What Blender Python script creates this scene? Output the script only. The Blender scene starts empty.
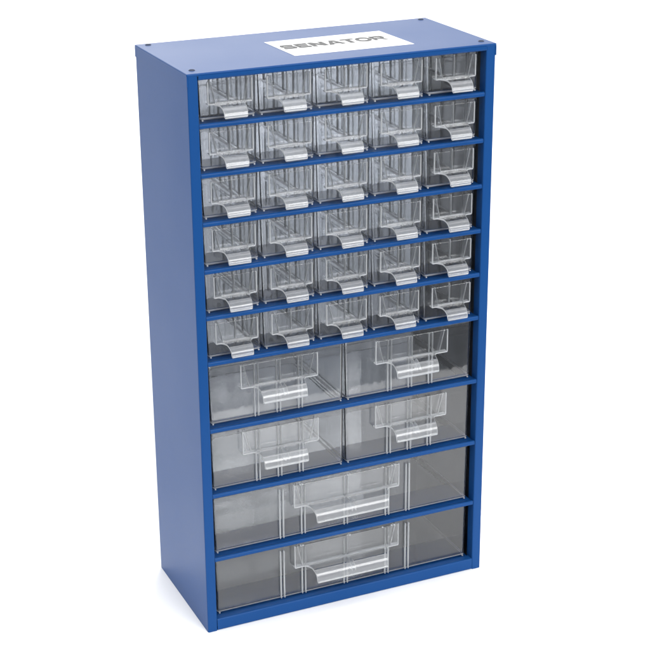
import bpy, bmesh, math, random
from mathutils import Vector, Matrix
random.seed(4)
S = bpy.context.scene
COL = S.collection

# ------------------------------------------------------------------ camera
cam_d = bpy.data.cameras.new('camera')
cam = bpy.data.objects.new('camera', cam_d)
COL.objects.link(cam)
cam.location = (-0.607186, -1.303126, 0.856544)
cam.rotation_euler = (1.200386, 0.007235, -0.423507)
cam_d.sensor_width = 36
cam_d.lens = 1626.465 / 650 * 36
cam_d.clip_start = 0.05
cam_d.clip_end = 50
S.camera = cam

# ------------------------------------------------------------------ world (dim studio room)
W = bpy.data.worlds.new('World')
S.world = W
W.use_nodes = True
bg = W.node_tree.nodes['Background']
bg.inputs['Color'].default_value = (0.92, 0.95, 1.0, 1)
bg.inputs['Strength'].default_value = 0.24

# ------------------------------------------------------------------ studio lamps
def softbox(name, loc, target, sx, sy, power, col=(1, 1, 1)):
    d = bpy.data.lights.new(name, 'AREA')
    d.shape = 'RECTANGLE'; d.size = sx; d.size_y = sy; d.energy = power; d.color = col
    o = bpy.data.objects.new(name, d)
    COL.objects.link(o)
    o.location = loc
    o.rotation_euler = (Vector(target) - Vector(loc)).to_track_quat('-Z', 'Y').to_euler()
    return o
softbox('overhead_softbox', (0.30, 0.50, 1.9), (0.30, 0.45, 0.0), 2.6, 1.9, 33)
softbox('left_softbox', (-1.9, 0.1, 1.0), (0.0, 0.1, 0.2), 1.4, 1.4, 16)
softbox('right_softbox', (1.9, 0.2, 1.1), (0.3, 0.1, 0.0), 1.4, 1.4, 7)
softbox('strip_light', (-0.3, -1.1, 1.75), (0.0, 0.0, 0.3), 1.3, 0.25, 11)
softbox('front_softbox', (0.45, -1.95, 1.08), (0.0, 0.0, 0.22), 1.5, 0.9, 47)
softbox('backdrop_softbox', (0.9, 2.7, 2.9), (1.4, 4.9, 0.6), 3.0, 1.0, 125)
softbox('hidden_back_fill', (0.04, 0.34, 0.485), (0.02, 0.14, 0.50), 0.22, 0.05, 4.2)  # added unseen lamp behind the cabinet, brightens the upper drawers

S.view_settings.view_transform = 'Standard'
S.view_settings.look = 'None'
S.view_settings.exposure = 0
S.view_settings.gamma = 1
S.render.engine = 'CYCLES'
cy = S.cycles
cy.use_denoising = True
cy.max_bounces = 24
cy.transparent_max_bounces = 96
cy.transmission_bounces = 24
cy.glossy_bounces = 8
cy.diffuse_bounces = 5
cy.sample_clamp_indirect = 6

# ------------------------------------------------------------------ materials
def mat(name):
    m = bpy.data.materials.new(name)
    m.use_nodes = True
    nt = m.node_tree
    nt.nodes.clear()
    out = nt.nodes.new('ShaderNodeOutputMaterial')
    return m, nt, out

def principled(name, color, rough=0.4, spec=0.5, metal=0.0, bump=0.0, bscale=900, var=0.0):
    m, nt, out = mat(name)
    p = nt.nodes.new('ShaderNodeBsdfPrincipled')
    p.inputs['Base Color'].default_value = (*color, 1)
    p.inputs['Roughness'].default_value = rough
    p.inputs['Specular IOR Level'].default_value = spec
    p.inputs['Metallic'].default_value = metal
    tc = nt.nodes.new('ShaderNodeTexCoord')
    if bump:
        n = nt.nodes.new('ShaderNodeTexNoise'); n.inputs['Scale'].default_value = bscale
        n.inputs['Detail'].default_value = 2
        b = nt.nodes.new('ShaderNodeBump'); b.inputs['Strength'].default_value = bump
        b.inputs['Distance'].default_value = 0.0004
        nt.links.new(tc.outputs['Object'], n.inputs['Vector'])
        nt.links.new(n.outputs['Fac'], b.inputs['Height'])
        nt.links.new(b.outputs['Normal'], p.inputs['Normal'])
    if var:
        n2 = nt.nodes.new('ShaderNodeTexNoise'); n2.inputs['Scale'].default_value = 9
        n2.inputs['Detail'].default_value = 5
        mr = nt.nodes.new('ShaderNodeMapRange')
        mr.inputs['To Min'].default_value = rough - var; mr.inputs['To Max'].default_value = rough + var
        nt.links.new(tc.outputs['Object'], n2.inputs['Vector'])
        nt.links.new(n2.outputs['Fac'], mr.inputs['Value'])
        nt.links.new(mr.outputs['Result'], p.inputs['Roughness'])
    nt.links.new(p.outputs['BSDF'], out.inputs['Surface'])
    return m

def plastic(name, tint=(0.95, 0.955, 0.96), milk=0.04, rough=0.06, ior=1.5, streak=0.0, bump=0.35, milkcol=(0.75, 0.77, 0.8)):
    """clear moulded polystyrene: see-through, fresnel gloss and a little internal haze"""
    m, nt, out = mat(name)
    N = nt.nodes.new; L = nt.links.new
    tr = N('ShaderNodeBsdfTransparent'); tr.inputs['Color'].default_value = (*tint, 1)
    df = N('ShaderNodeBsdfDiffuse'); df.inputs['Color'].default_value = (*milkcol, 1)
    tl = N('ShaderNodeBsdfTranslucent'); tl.inputs['Color'].default_value = (*milkcol, 1)
    mx0 = N('ShaderNodeMixShader'); mx0.inputs[0].default_value = 0.5
    L(df.outputs[0], mx0.inputs[1]); L(tl.outputs[0], mx0.inputs[2])
    mx1 = N('ShaderNodeMixShader'); mx1.inputs[0].default_value = milk
    L(tr.outputs[0], mx1.inputs[1]); L(mx0.outputs[0], mx1.inputs[2])
    tc = N('ShaderNodeTexCoord')
    mp = N('ShaderNodeMapping'); mp.inputs['Scale'].default_value = (1, 1, 0.12)
    nz = N('ShaderNodeTexNoise'); nz.inputs['Scale'].default_value = 160; nz.inputs['Detail'].default_value = 3
    L(tc.outputs['Object'], mp.inputs['Vector']); L(mp.outputs[0], nz.inputs['Vector'])
    if streak:
        mr = N('ShaderNodeMapRange'); mr.inputs['From Min'].default_value = 0.35; mr.inputs['From Max'].default_value = 0.7
        mr.inputs['To Min'].default_value = max(0, milk - streak); mr.inputs['To Max'].default_value = milk + streak
        L(nz.outputs['Fac'], mr.inputs['Value']); L(mr.outputs['Result'], mx1.inputs[0])
    gl = N('ShaderNodeBsdfGlossy'); gl.inputs['Roughness'].default_value = rough
    bp = N('ShaderNodeBump'); bp.inputs['Strength'].default_value = bump; bp.inputs['Distance'].default_value = 0.0006
    L(nz.outputs['Fac'], bp.inputs['Height']); L(bp.outputs[0], gl.inputs['Normal'])
    fr = N('ShaderNodeFresnel'); fr.inputs['IOR'].default_value = ior
    geo = N('ShaderNodeNewGeometry')
    # from inside the sheet the same outer-surface reflectance is used
    inv = N('ShaderNodeMath'); inv.operation = 'DIVIDE'; inv.inputs[0].default_value = 1.0
    L(bp.outputs[0], fr.inputs['Normal'])
    sel = N('ShaderNodeMapRange'); sel.inputs['To Min'].default_value = ior; sel.inputs['To Max'].default_value = 1.0 / ior
    L(geo.outputs['Backfacing'], sel.inputs['Value']); L(sel.outputs['Result'], fr.inputs['IOR'])
    nt.nodes.remove(inv)
    mx2 = N('ShaderNodeMixShader')
    L(fr.outputs[0], mx2.inputs[0]); L(mx1.outputs[0], mx2.inputs[1]); L(gl.outputs[0], mx2.inputs[2])
    L(mx2.outputs[0], out.inputs['Surface'])
    return m

def glassy(name, color=(0.97, 0.975, 0.98), rough=0.02, haze=0.03, hazecol=(0.8, 0.82, 0.84), bump=0.0, bscale=120):
    m, nt, out = mat(name)
    N = nt.nodes.new; L = nt.links.new
    p = N('ShaderNodeBsdfPrincipled')
    p.inputs['Base Color'].default_value = (*color, 1)
    p.inputs['Roughness'].default_value = rough
    p.inputs['IOR'].default_value = 1.57
    p.inputs['Transmission Weight'].default_value = 1.0
    df = N('ShaderNodeBsdfDiffuse'); df.inputs['Color'].default_value = (*hazecol, 1)
    tl = N('ShaderNodeBsdfTranslucent'); tl.inputs['Color'].default_value = (*hazecol, 1)
    m0 = N('ShaderNodeMixShader'); m0.inputs[0].default_value = 0.5
    L(df.outputs[0], m0.inputs[1]); L(tl.outputs[0], m0.inputs[2])
    m1 = N('ShaderNodeMixShader'); m1.inputs[0].default_value = haze
    L(p.outputs[0], m1.inputs[1]); L(m0.outputs[0], m1.inputs[2])
    if bump:
        tc = N('ShaderNodeTexCoord'); mp = N('ShaderNodeMapping'); mp.inputs['Scale'].default_value = (1, 1, 0.1)
        nz = N('ShaderNodeTexNoise'); nz.inputs['Scale'].default_value = bscale; nz.inputs['Detail'].default_value = 2
        bp = N('ShaderNodeBump'); bp.inputs['Strength'].default_value = bump; bp.inputs['Distance'].default_value = 0.0006
        L(tc.outputs['Object'], mp.inputs['Vector']); L(mp.outputs[0], nz.inputs['Vector']); L(nz.outputs['Fac'], bp.inputs['Height']); L(bp.outputs[0], p.inputs['Normal'])
    L(m1.outputs[0], out.inputs['Surface'])
    return m

M_BLUE = principled('blue_powder_coat', (0.0080, 0.058, 0.205), rough=0.30, spec=0.13, bump=0.10, bscale=1400, var=0.05)
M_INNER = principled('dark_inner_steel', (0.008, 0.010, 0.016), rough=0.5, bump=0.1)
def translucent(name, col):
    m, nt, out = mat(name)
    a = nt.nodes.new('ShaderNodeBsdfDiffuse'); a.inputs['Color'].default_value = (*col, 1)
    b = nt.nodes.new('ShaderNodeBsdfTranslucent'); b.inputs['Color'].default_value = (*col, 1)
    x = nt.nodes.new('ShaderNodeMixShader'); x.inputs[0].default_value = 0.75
    # vertical streaks in the colour stand for light streaked by drawer walls
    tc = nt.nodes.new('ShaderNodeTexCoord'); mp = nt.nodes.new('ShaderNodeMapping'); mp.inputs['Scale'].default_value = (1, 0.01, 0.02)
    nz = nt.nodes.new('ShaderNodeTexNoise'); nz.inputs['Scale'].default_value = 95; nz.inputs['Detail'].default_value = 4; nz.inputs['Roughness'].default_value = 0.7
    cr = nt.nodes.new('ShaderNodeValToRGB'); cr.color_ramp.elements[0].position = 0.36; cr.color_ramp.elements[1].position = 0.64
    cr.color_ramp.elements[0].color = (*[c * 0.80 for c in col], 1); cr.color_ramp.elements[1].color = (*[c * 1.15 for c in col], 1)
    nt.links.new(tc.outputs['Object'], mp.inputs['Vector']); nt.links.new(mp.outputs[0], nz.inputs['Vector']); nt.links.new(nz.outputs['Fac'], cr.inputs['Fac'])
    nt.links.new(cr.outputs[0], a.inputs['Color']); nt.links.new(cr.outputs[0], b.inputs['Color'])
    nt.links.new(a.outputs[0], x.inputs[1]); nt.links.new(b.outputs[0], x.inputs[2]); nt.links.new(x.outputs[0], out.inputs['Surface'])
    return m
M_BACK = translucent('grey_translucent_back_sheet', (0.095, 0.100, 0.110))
M_HOLE = principled('hole_shade', (0.02, 0.03, 0.06), rough=0.6)
M_PAPER = principled('white_sticker_paper', (0.88, 0.88, 0.87), rough=0.6, spec=0.3)
M_INK = principled('grey_ink', (0.15, 0.15, 0.15), rough=0.7, spec=0.2)
M_FLOOR = principled('white_sweep', (0.96, 0.96, 0.96), rough=0.8, spec=0.1)
M_CLEAR = glassy('clear_plastic', color=(0.958, 0.968, 0.980), haze=0.008, bump=0.14)
M_FACE = glassy('clear_plastic_front', haze=0.012)
M_EDGE = glassy('plastic_edge', haze=0.58, rough=0.08, hazecol=(0.88, 0.9, 0.92))  # extra milky white stands in for light-piped bright edges
M_GRIP = glassy('moulded_grip_plastic', haze=0.19, rough=0.17, hazecol=(0.9, 0.92, 0.94))

# ------------------------------------------------------------------ helpers
def link(name, bm, mats, parent=None, smooth=False, loc=(0, 0, 0)):
    me = bpy.data.meshes.new(name)
    bmesh.ops.recalc_face_normals(bm, faces=bm.faces)
    bm.to_mesh(me); bm.free()
    for m in (mats if isinstance(mats, (list, tuple)) else [mats]):
        me.materials.append(m)
    if smooth:
        for p in me.polygons: p.use_smooth = True
        me.set_sharp_from_angle(angle=math.radians(50))
    o = bpy.data.objects.new(name, me)
    if smooth:
        wn = o.modifiers.new('weighted_normals', 'WEIGHTED_NORMAL'); wn.keep_sharp = True; wn.weight = 100
    COL.objects.link(o)
    o.location = loc
    if parent: o.parent = parent
    return o

def empty(name, loc):
    o = bpy.data.objects.new(name, None)
    COL.objects.link(o); o.location = loc; o.empty_display_size = 0.02
    return o

def add_box(bm, x0, x1, y0, y1, z0, z1, bev=0.0, mi=0, seg=2):
    b = bmesh.new()
    bmesh.ops.create_cube(b, size=1)
    for v in b.verts:
        v.co = Vector(((x0 + x1) / 2 + v.co.x * (x1 - x0), (y0 + y1) / 2 + v.co.y * (y1 - y0), (z0 + z1) / 2 + v.co.z * (z1 - z0)))
    if bev:
        bmesh.ops.bevel(b, geom=list(b.edges), offset=bev, segments=seg, affect='EDGES', profile=0.5)
    merge(bm, b, mi)

def merge(bm, b, mi=None):
    vm = {}
    for v in b.verts: vm[v] = bm.verts.new(v.co)
    for f in b.faces:
        try:
            nf = bm.faces.new([vm[v] for v in f.verts])
            nf.material_index = f.material_index if mi is None else mi
        except ValueError:
            pass
    b.free()

def sweep_profile(bm, prof, x0, x1, mi=0, taper=0.0):
    """closed profile of (y,z) swept along x from x0 to x1; taper narrows with falling z order given per point"""
    n = len(prof)
    A = []; B = []
    for q in prof:
        y, z = q[0], q[1]; k = q[2] if len(q) > 2 else 0.0
        A.append(bm.verts.new((x0 + k, y, z))); B.append(bm.verts.new((x1 - k, y, z)))
    for i in range(n):
        j = (i + 1) % n
        f = bm.faces.new((A[i], A[j], B[j], B[i])); f.material_index = mi
    return A, B

def thick_sheet(bm, path, t, x0, x1, mi=0, mi_end=None):
    """an open (y,z[,inset]) path given thickness t, extruded along x"""
    P = [Vector((p[0], p[1])) for p in path]
    K = [p[2] if len(p) > 2 else 0 for p in path]
    nrm = []
    for i in range(len(P)):
        a = P[max(0, i - 1)]; b = P[min(len(P) - 1, i + 1)]
        d = (b - a).normalized(); nrm.append(Vector((-d.y, d.x)))
    outer = [(P[i].x, P[i].y, K[i]) for i in range(len(P))]
    inner = [((P[i] + nrm[i] * t).x, (P[i] + nrm[i] * t).y, K[i]) for i in range(len(P))]
    prof = outer + inner[::-1]
    A, B = sweep_profile(bm, prof, x0, x1, mi)
    n = len(prof); me = mi if mi_end is None else mi_end
    for i in range(len(P) - 1):
        f = bm.faces.new((A[i], A[n - 1 - i], A[n - 2 - i], A[i + 1])); f.material_index = me
        f = bm.faces.new((B[i], B[i + 1], B[n - 2 - i], B[n - 1 - i])); f.material_index = me

# ------------------------------------------------------------------ the setting: white sweep table
def build_floor():
    bm = bmesh.new()
    prof = [(-0.46, 0.0)]
    for k in range(1, 9): prof.append((-0.46 + k * 0.43, 0.0))
    R = 1.2; y0 = prof[-1][0]
    for k in range(1, 13):
        a = k / 12 * math.pi / 2
        prof.append((y0 + R * math.sin(a), R - R * math.cos(a)))
    prof.append((y0 + R, 3.2))
    xs = [-2.5, -1, 0, 1, 2.5, 4.5]
    rows = [[bm.verts.new((x, y, z)) for x in xs] for y, z in prof]
    for i in range(len(rows) - 1):
        for j in range(len(xs) - 1):
            bm.faces.new((rows[i][j], rows[i][j + 1], rows[i + 1][j + 1], rows[i + 1][j]))
    # thickness of the board below
    o = link('floor', bm, M_FLOOR, smooth=True)
    o['kind'] = 'structure'
build_floor()

# ------------------------------------------------------------------ the cabinet
H = 0.5533; D = 0.1426; XO = 0.1518; XC = 0.1524
shelf_z = [0.5080, 0.4632, 0.4184, 0.3736, 0.3288, 0.2838, 0.2160, 0.1480, 0.0797]
BOT = 0.0128
cab = empty('storage_cabinet', (0, 0, 0.0))
cab['label'] = 'tall blue steel cabinet holding rows of clear plastic drawers, white sticker on top'
cab['category'] = 'cabinet'

def side_panel(s):
    """bent sheet: outer skin, front flange with return lip"""
    bm = bmesh.new()
    b = bmesh.new()
    t = 0.0010
    # plan profile (x,y), s=+1 is the right side
    zt = H - 0.0021
    outer = [(XO, D - 0.001), (XO, 0.0012), (XO - 0.0004, 0.0004), (XO - 0.0012, 0.0), (0.1432, 0.0), (0.1424, 0.0004), (0.1420, 0.0012), (0.1420, 0.0110)]
    inner = [(XO - t, D - 0.001), (XO - t, 0.0022), (XO - t - .0006, 0.0014), (XO - 0.0020, 0.0011), (0.1440, 0.0011), (0.1434, 0.0014), (0.1431, 0.0020), (0.1431, 0.0110)]
    ring = outer + inner[::-1]
    lo = [b.verts.new((s * x, y, 0.0)) for x, y in ring]
    hi = [b.verts.new((s * x, y, zt)) for x, y in ring]
    n = len(ring)
    for i in range(n):
        j = (i + 1) % n
        f = b.faces.new((lo[i], lo[j], hi[j], hi[i]))
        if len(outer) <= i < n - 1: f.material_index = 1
    m = len(outer)
    for i in range(m - 1):
        b.faces.new((lo[i], lo[i + 1], lo[n - 2 - i], lo[n - 1 - i]))
        b.faces.new((hi[i], hi[i + 1], hi[n - 2 - i], hi[n - 1 - i]))
    merge(bm, b)
    return link('side_panel', bm, [M_BLUE, M_INNER], cab, smooth=True)
side_panel(-1); side_panel(1)

# top cover: shallow folded lid with a 10 mm skirt and a front fascia
def top_cover():
    bm = bmesh.new()
    t = 0.0011
    add_box(bm, -XC, XC, -0.0003, D, H - 0.0026, H, bev=0.0009, seg=4)
    add_box(bm, -XC + 0.00008, -XC + t, -0.0002, D - 0.0002, H - 0.0112, H - 0.0020)
    add_box(bm, XC - t, XC - 0.00008, -0.0002, D - 0.0002, H - 0.0112, H - 0.0020)
    add_box(bm, -XC + t + .0001, XC - t - .0001, D - t, D - 0.0003, H - 0.0112, H - 0.0020)
    o = link('top_cover', bm, M_BLUE, cab)
    return o
cover = top_cover()
# rounded front fascia below the lid
bm = bmesh.new()
thick_sheet(bm, [(0.0125, H - 0.0056), (0.0015, H - 0.0056), (0.0004, H - 0.0052), (0.0, H - 0.0044), (0.0, H - 0.0021)], 0.0009, -0.1419, 0.1419)
link('top_rail', bm, M_BLUE, cab, smooth=True)

# corner rivets (raised discs; the shade of a hole is put into their colour)
for (x, y) in ((-0.1425, 0.0135), (0.1435, 0.0133), (-0.1415, 0.1350), (0.1430, 0.1345)):
    bm = bmesh.new()
    r1, r2 = 0.0030, 0.0018
    ringA = []; ringB = []; ringC = []
    for k in range(24):
        a = k / 24 * 2 * math.pi
        ringA.append(bm.verts.new((r1 * math.cos(a), r1 * math.sin(a), 0.0)))
        ringB.append(bm.verts.new((r2 * 1.25 * math.cos(a), r2 * 1.25 * math.sin(a), 0.0006)))
        ringC.append(bm.verts.new((r2 * math.cos(a), r2 * math.sin(a), 0.00015)))
    for k in range(24):
        j = (k + 1) % 24
        bm.faces.new((ringA[k], ringA[j], ringB[j], ringB[k]))
        bm.faces.new((ringB[k], ringB[j], ringC[j], ringC[k]))
    bm.faces.new(ringC)
    o = link('rivet', bm, M_HOLE, cover, smooth=True, loc=(x, y, H + 0.00005))

def shelf(zt, last=False, dp=0.049):
    bm = bmesh.new()
    if not last:
        # rolled front lip and the flat plate behind it
        h = 0.0046
        path = [(0.0060, zt - h), (0.0022, zt - h), (0.0013, zt - h + 0.0004), (0.0009, zt - h + 0.0012), (0.0009, zt - 0.0014), (0.0013, zt - 0.0005), (0.0022, zt), (0.0034, zt), (0.0044, zt - 0.0006), (0.0075, zt - 0.0010), (dp - 0.001, zt - 0.0010), (dp, zt - 0.0016), (dp, zt - 0.0040)]
        thick_sheet(bm, path, -0.0008, -0.1418, 0.1418)
        return link('shelf', bm, M_BLUE, cab, smooth=True)
    path = [(0.0060, 0.0002), (0.0010, 0.0002), (0.0003, 0.0006), (0.0, 0.0014), (0.0, zt - 0.0014), (0.0004, zt - 0.0004), (0.0014, zt), (0.0085, zt), (0.0092, zt - 0.0006), (0.0095, zt - 0.0020), (0.0540, zt - 0.0020), (0.0550, zt - 0.0026), (0.0550, 0.0010)]
    thick_sheet(bm, path, -0.0010, -0.1419, 0.1419)
    return link('bottom_panel', bm, M_BLUE, cab, smooth=True)
for i, z in enumerate(shelf_z): shelf(z, dp={0: 0.032, 6: 0.022}.get(i, 0.049))
shelf(BOT, True)

# open back with a narrow turned-in rear frame
bm = bmesh.new()
for x0, x1, z0, z1 in ((-0.1505, -0.1420, 0.0008, H - 0.0115), (0.1420, 0.1505, 0.0008, H - 0.0115), (-0.1419, 0.1419, 0.0008, 0.0100), (-0.1419, 0.1419, H - 0.0200, H - 0.0115)):
    add_box(bm, x0, x1, D - 0.0020, D - 0.0012, z0, z1)
link('back_frame', bm, M_INNER, cab)

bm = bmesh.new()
# added translucent sheet, glows grey behind the drawers; light passes it once
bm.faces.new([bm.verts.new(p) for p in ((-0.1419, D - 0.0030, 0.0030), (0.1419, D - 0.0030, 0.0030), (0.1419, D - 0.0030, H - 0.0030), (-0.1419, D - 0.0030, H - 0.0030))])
link('back_diffuser', bm, M_BACK, cab)

# sticker on the lid
bm = bmesh.new()
c = [(-0.0400, 0.0295), (0.0835, 0.0295), (0.0800, 0.1010), (-0.0435, 0.0985)]
c = [(-0.0385, 0.0295), (0.0820, 0.0295), (0.0800, 0.1000), (-0.0405, 0.0980)]
lo = [bm.verts.new((x, y, H + 0.00006)) for x, y in c]; hi = [bm.verts.new((x, y, H + 0.0002)) for x, y in c]
bm.faces.new(hi)
for i in range(4): bm.faces.new((lo[i], lo[(i + 1) % 4], hi[(i + 1) % 4], hi[i]))
sticker = link('sticker', bm, M_PAPER, cab)
# lettering: wide bold capitals drawn as mitred ribbons
def ribbon(bm, pts, w, ox, closed=False):
    P = [Vector(p) for p in pts]; n = len(P); Lf = []; Rt = []
    for i in range(n):
        if closed: d0 = (P[i] - P[i - 1]).normalized(); d1 = (P[(i + 1) % n] - P[i]).normalized()
        else:
            d0 = (P[i] - P[i - 1]).normalized() if i else (P[1] - P[0]).normalized()
            d1 = (P[i + 1] - P[i]).normalized() if i < n - 1 else d0
        n0 = Vector((-d0.y, d0.x)); n1 = Vector((-d1.y, d1.x))
        m = (n0 + n1); m = m.normalized(); k = min(1 / max(m.dot(n0), 0.3), 2.2)
        Lf.append(bm.verts.new((ox + P[i].x + m.x * k * w / 2, P[i].y + m.y * k * w / 2, 0)))
        Rt.append(bm.verts.new((ox + P[i].x - m.x * k * w / 2, P[i].y - m.y * k * w / 2, 0)))
    for i in range(n if closed else n - 1):
        j = (i + 1) % n
        bm.faces.new((Lf[i], Rt[i], Rt[j], Lf[j]))
def poly(bm, pts, ox):
    bm.faces.new([bm.verts.new((ox + x, y, 0)) for x, y in pts])
def arc(cx, cy, rx, ry, a0, a1, n=8):
    return [(cx + rx * math.cos(math.radians(a0 + (a1 - a0) * k / n)), cy + ry * math.sin(math.radians(a0 + (a1 - a0) * k / n))) for k in range(n + 1)]
w = 0.28; h = w / 2
bm = bmesh.new(); ox = 0.0
# S
ribbon(bm, [(h * .4, 0.24), (0.16, h)] + [(0.80, h)] + arc(0.84, 0.31, 0.18, 0.19, -90, 90) + arc(0.32, 0.69, 0.18, 0.19, 270, 90) + [(0.90, 1 - h), (1.08, 0.80)], w * .92, ox); ox += 1.24
# E
ribbon(bm, [(1.05, h), (h, h), (h, 1 - h), (1.05, 1 - h)], w, ox); poly(bm, [(w, .39), (.95, .39), (.95, .61), (w, .61)], ox); ox += 1.18
# N
poly(bm, [(0, 0), (.34, 0), (.34, 1), (0, 1)], ox); poly(bm, [(.90, 0), (1.24, 0), (1.24, 1), (.90, 1)], ox)
poly(bm, [(.34, 1), (.34, .50), (.90, 0), (.90, .50)], ox); ox += 1.36
# A
poly(bm, [(-.02, 0), (.36, 0), (.68, .80), (.68, 1), (.48, 1)], ox); poly(bm, [(1.00, 0), (1.38, 0), (.88, 1), (.68, 1), (.68, .80)], ox)
poly(bm, [(.448, .22), (.912, .22), (.832, .42), (.528, .42)], ox); ox += 1.38
# T
poly(bm, [(0, .78), (1.12, .78), (1.12, 1), (0, 1)], ox); poly(bm, [(.38, 0), (.74, 0), (.74, .78), (.38, .78)], ox); ox += 1.18
# O
ribbon(bm, arc(.62, .5, .50, .385, 0, 345, 23), w, ox, closed=True); ox += 1.33
# R
poly(bm, [(0, 0), (w, 0), (w, 1), (0, 1)], ox)
ribbon(bm, [(w, 1 - h), (.84, 1 - h)] + arc(.84, .67, .17, .21, 90, -90) + [(w, .46)], w * .9, ox)
poly(bm, [(.58, .34), (.86, 0), (1.14, 0), (.86, .34)], ox); ox += 1.14
for v in bm.verts: v.co = Vector((v.co.x / ox * 0.1060, v.co.y * 0.0175, 0))
me = bpy.data.meshes.new('lettering')
bmesh.ops.recalc_face_normals(bm, faces=bm.faces)
bm.to_mesh(me); bm.free()
me.name = 'lettering'
me.materials.append(M_INK)
lt = bpy.data.objects.new('lettering', me)
COL.objects.link(lt); lt.parent = sticker
lt.location = (-0.0355, 0.0585, H + 0.00045); lt.rotation_euler = (0, 0, math.radians(0.7))

# ------------------------------------------------------------------ drawers
def rr(w, d, r, x_c=0, y0=0, n=4):
    """rounded rectangle loop in plan, front at y0"""
    pts = []
    for cx, cy, a0 in ((w / 2 - r, d - r, 0), (-w / 2 + r, d - r, 90), (-w / 2 + r, r, 180), (w / 2 - r, r, 270)):
        for k in range(n + 1):
            a = math.radians(a0 + 90 * k / n)
            pts.append((x_c + cx + r * math.cos(a), y0 + cy + r * math.sin(a)))
    return pts

def tray_bm(w, h, d, t=0.0014, r=0.0028, taper=0.0008):
    bm = bmesh.new()
    def loop(wi, di, rad, z, off):
        return [bm.verts.new((x, y + off, z)) for x, y in rr(wi, di, rad)]
    L = []
    rb = 0.0024
    # outer, from the floor up
    for k in range(4):
        a = math.radians(90 * k / 3)
        ins = rb * (1 - math.sin(a)); z = rb * (1 - math.cos(a))
        L.append(loop(w - 2 * taper - 2 * ins, d - 2 * ins, max(r - ins, 0.0006), z, ins))
    L.append(loop(w, d, r, h, 0))
    # rim
    L.append(loop(w - 2 * t, d - 2 * t, r - t * .8, h, t))
    # inner, down
    for k in range(3, -1, -1):
        a = math.radians(90 * k / 3)
        ri = 0.0018
        ins = t + ri * (1 - math.sin(a)); z = t + ri * (1 - math.cos(a))
        L.append(loop(w - 2 * taper - 2 * ins, d - 2 * ins, max(r - ins, 0.0005), z, ins))
    n = len(L[0])
    for i in range(len(L) - 1):
        for j in range(n):
            k = (j + 1) % n
            f = bm.faces.new((L[i][j], L[i][k], L[i + 1][k], L[i + 1][j]))
            if i == 4: f.material_index = 1
            elif i < 3 and (L[i][j].co.y > 0.02 or True): f.material_index = 2
    f = bm.faces.new(L[0]); f = bm.faces.new(L[-1])
    return bm

def label_holder(parent, hw, z0, z1, y0, hg, glint_nubs=()):
    """slightly proud pocket in front of the face: plate, side gussets that lean in, bottom ledge"""
    bm = bmesh.new()
    # plate as a thin frame: outer plate
    add_box(bm, -hw, hw, y0, y0 + 0.0010, z0, z1, bev=0.0003, mi=0)
    # added milky rods stand in for the plate's edge highlights
    for s in (-1, 1):
        add_box(bm, s * hw - 0.0004, s * hw + 0.0004, y0 - 0.0002, y0 + 0.0016, z0, z1, mi=1)
        # gusset leaning from the outer top edge to the grip side: clear web with a brighter front edge
        xa, xb = s * (hw - 0.0030), s * (hw - min(0.0085, (hw - hg) * 0.75 + 0.001))
        for tt, ya, yb, mi in ((0.0002, y0 + 0.0022, -0.0001, 0), (0.00032, y0 + 0.0012, y0 + 0.0021, 1)):
            b = bmesh.new()
            v = [b.verts.new(p) for p in ((xa - tt, ya, z1), (xa + tt, ya, z1), (xb + tt, ya, z0), (xb - tt, ya, z0),
                                           (xa - tt, yb, z1), (xa + tt, yb, z1), (xb + tt, yb, z0), (xb - tt, yb, z0))]
            for q in ((0, 1, 2, 3), (7, 6, 5, 4), (0, 4, 5, 1), (1, 5, 6, 2), (2, 6, 7, 3), (3, 7, 4, 0)):
                b.faces.new([v[i] for i in q])
            merge(bm, b, mi)
    for x in glint_nubs:  # added milky blocks stand for glints along the plate's top edge
        add_box(bm, x - 0.0008, x + 0.0008, y0 - 0.0012, y0 + 0.0012, z1 - 0.0006, z1 + 0.0008, bev=0.0003, mi=1)
    # bottom ledge
    add_box(bm, -hw, hw, y0 - 0.0001, -0.0001, z0 - 0.0009, z0 + 0.0001, mi=1)
    return link('label_holder', bm, [M_FACE, M_EDGE], parent)

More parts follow.
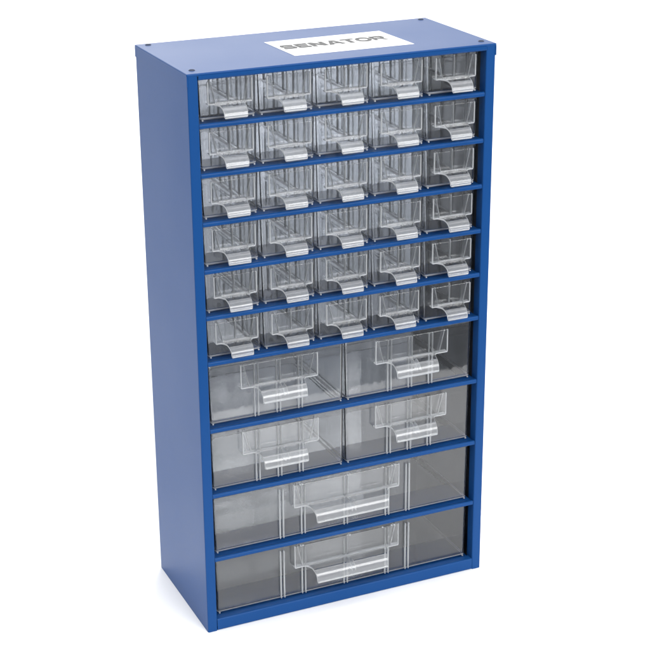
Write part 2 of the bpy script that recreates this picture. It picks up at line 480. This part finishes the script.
def grip(parent, ht, hb, ztop, zbot, y0, ytip, t=0.0016, webs=()):
    """ledge that flares out of the label holder, runs forward and rolls down to a finger lip"""
    bm = bmesh.new()
    pts = []
    n = 12
    ze = zbot + 0.0008
    for k in range(n + 1):
        a = k / n * math.pi / 2
        u = math.sin(a) ** 0.86; v = (1 - math.cos(a)) ** 1.12
        flare = -0.0035 * max(0, 1 - k / 3.0) ** 2
        pts.append((y0 + 0.001 + (ytip - y0 - 0.001) * u, ztop + (ze - ztop) * v, (ht - hb) * u + flare))
    pts.append((ytip - 0.0005, zbot, ht - hb + 0.0002))
    pts.append((ytip - 0.0010, zbot - 0.0004, ht - hb + 0.0006))
    thick_sheet(bm, pts[:6], t, -ht, ht, mi=2, mi_end=1)
    thick_sheet(bm, pts[5:], t, -ht, ht, mi=0, mi_end=1)
    bmesh.ops.remove_doubles(bm, verts=bm.verts, dist=0.00002)
    w = hb - 0.0006
    add_box(bm, -w, w, ytip - 0.0014, ytip - 0.0006, zbot - 0.0006, zbot + 0.0001, bev=0.0002, mi=1)
    for x in webs:
        b = bmesh.new()
        prof = [(p[0] + 0.0008, p[1] - 0.0010) for p in pts[2:n - 1]] + [(y0 + (ytip - y0) * 0.55, ztop + (ze - ztop) * 0.75), (y0, ztop + (ze - ztop) * 0.5)]
        vs = [[b.verts.new((x + q * 0.0005, y, z)) for y, z in prof] for q in (-1, 1)]
        b.faces.new(vs[0]); b.faces.new(vs[1][::-1])
        for i in range(len(prof)):
            j = (i + 1) % len(prof)
            b.faces.new((vs[0][i], vs[1][i], vs[1][j], vs[0][j]))
        merge(bm, b, 1)
    return link('handle', bm, [M_GRIP, M_EDGE, M_FACE], parent, smooth=True)

def ribs(parent, xs, z0, z1, pair=0.0036):
    for x in xs:
        bm = bmesh.new()
        for dx in (-pair / 2, pair / 2):
            add_box(bm, x + dx - 0.0004, x + dx + 0.0004, -0.0028, 0.0002, z0, z1, bev=0.0002, mi=0, seg=1)
        link('divider_slot', bm, M_EDGE, parent)

def divider(parent, x0, x1, y, z0, z1):
    bm = bmesh.new()
    add_box(bm, x0, x1, y, y + 0.0012, z0, z1, bev=0.0003)
    link('divider', bm, M_DIV, parent)

def corner_glints(parent, w):  # tiny milky blocks added as bright glints at the lower front corners
    for q in (-1, 1):
        bm = bmesh.new(); x = q * (w / 2 - 0.0032)
        add_box(bm, x - 0.0007, x + 0.0007, -0.0002, 0.0016, -0.0007, 0.0006, bev=0.0003)
        link('corner_glint', bm, M_EDGE, parent)

Y0 = 0.0090
def small_drawer():
    r = empty('small_drawer', (0, Y0, 0))
    w, h, d = 0.0542, 0.0365, 0.128
    bm = tray_bm(w, h, d)
    # moulded divider grooves down both side walls
    for q in (-1, 1):
        for k in range(5):
            y = 0.020 + 0.024 * k
            x = q * (w / 2 - 0.0017)
            for dy in (-0.0011, 0.0011):
                add_box(bm, min(x, x - q * 0.0010), max(x, x - q * 0.0010), y + dy - 0.0004, y + dy + 0.0004, 0.0030, h - 0.0015, mi=1)
    link('tray', bm, [M_CLEAR, M_EDGE, M_EDGE], r, smooth=True)
    label_holder(r, 0.0206, 0.0155, 0.0352, -0.0060, 0.0122)
    grip(r, 0.0124, 0.0108, 0.0155, 0.0062, -0.0055, -0.0205)
    bm = bmesh.new()
    add_box(bm, -0.0004, 0.0004, -0.0026, 0.0002, 0.0165, 0.0360)
    link('divider_slot', bm, M_EDGE, r)
    corner_glints(r, w)
    return r

def medium_drawer():
    r = empty('medium_drawer', (0, Y0, 0))
    w, h, d = 0.1382, 0.0588, 0.128
    link('tray', tray_bm(w, h, d, t=0.0016), [M_CLEAR, M_EDGE, M_EDGE], r, smooth=True)
    label_holder(r, 0.0390, 0.0345, 0.0575, -0.0060, 0.0235)
    grip(r, 0.0240, 0.0225, 0.0345, 0.0225, -0.0055, -0.0205, t=0.0018, webs=(-0.0008, 0.0030))
    ribs(r, (-0.0225, 0.0, 0.0225), 0.0015, 0.0555)
    corner_glints(r, w)
    return r

def large_drawer():
    r = empty('large_drawer', (0, Y0, 0))
    w, h, d = 0.2780, 0.0585, 0.128
    link('tray', tray_bm(w, h, d, t=0.0016), [M_CLEAR, M_EDGE, M_EDGE], r, smooth=True)
    label_holder(r, 0.0570, 0.0345, 0.0583, -0.0060, 0.043, glint_nubs=(-0.051, -0.0485, 0.0, 0.0025, 0.039, 0.049, 0.052))
    grip(r, 0.0430, 0.0390, 0.0345, 0.0215, -0.0055, -0.0205, t=0.0018, webs=(-0.0008, 0.0030))
    ribs(r, (-0.069, -0.046, 0.0, 0.046, 0.069), 0.0015, 0.0545)
    corner_glints(r, w)
    return r

def copy_thing(src):
    c = src.copy(); COL.objects.link(c)
    for ch in list(src.children):
        k = ch.copy(); COL.objects.link(k); k.parent = c
    return c

rows = ['top row', 'second row from the top', 'third row from the top', 'fourth row from the top', 'fifth row from the top', 'sixth row from the top']
cols = ['leftmost', 'second from the left', 'middle one', 'second from the right', 'rightmost']
sd = small_drawer(); first = True
for i in range(6):
    z = shelf_z[i] + 0.0010
    for j in range(5):
        o = sd if first else copy_thing(sd); first = False
        o.location = (-0.1118 + 0.0559 * j + random.uniform(-.0002, .0002), Y0 + random.uniform(-.0004, .0005), z)
        o.rotation_euler = (0, 0, random.uniform(-.004, .004))
        o['label'] = 'small clear plastic drawer, %s in the %s' % (cols[j], rows[i])
        o['category'] = 'drawer'
        o['group'] = 'small clear drawers in six rows of five'
md = medium_drawer(); first = True
for i, nm in ((6, 'upper'), (7, 'lower')):
    for j, sx in enumerate((-0.0699, 0.0699)):
        o = md if first else copy_thing(md); first = False
        o.location = (sx, Y0 + random.uniform(-.0003, .0004), shelf_z[i] + 0.0010)
        o['label'] = 'medium clear drawer with wide grip, %s one of the %s pair' % (('left', 'right')[j], nm)
        o['category'] = 'drawer'
        o['group'] = 'medium clear drawers in two rows of two'
ld = large_drawer()
ld.location = (0, Y0, shelf_z[8] + 0.0010)
ld['label'] = 'full width clear drawer just above the bottom one'
ld2 = copy_thing(ld); ld2.location = (0, Y0 + 0.0003, BOT + 0.0006)
ld2['label'] = 'full width clear drawer at the very bottom of the blue cabinet'
for o in (ld, ld2):
    o['category'] = 'drawer'; o['group'] = 'full width clear drawers'
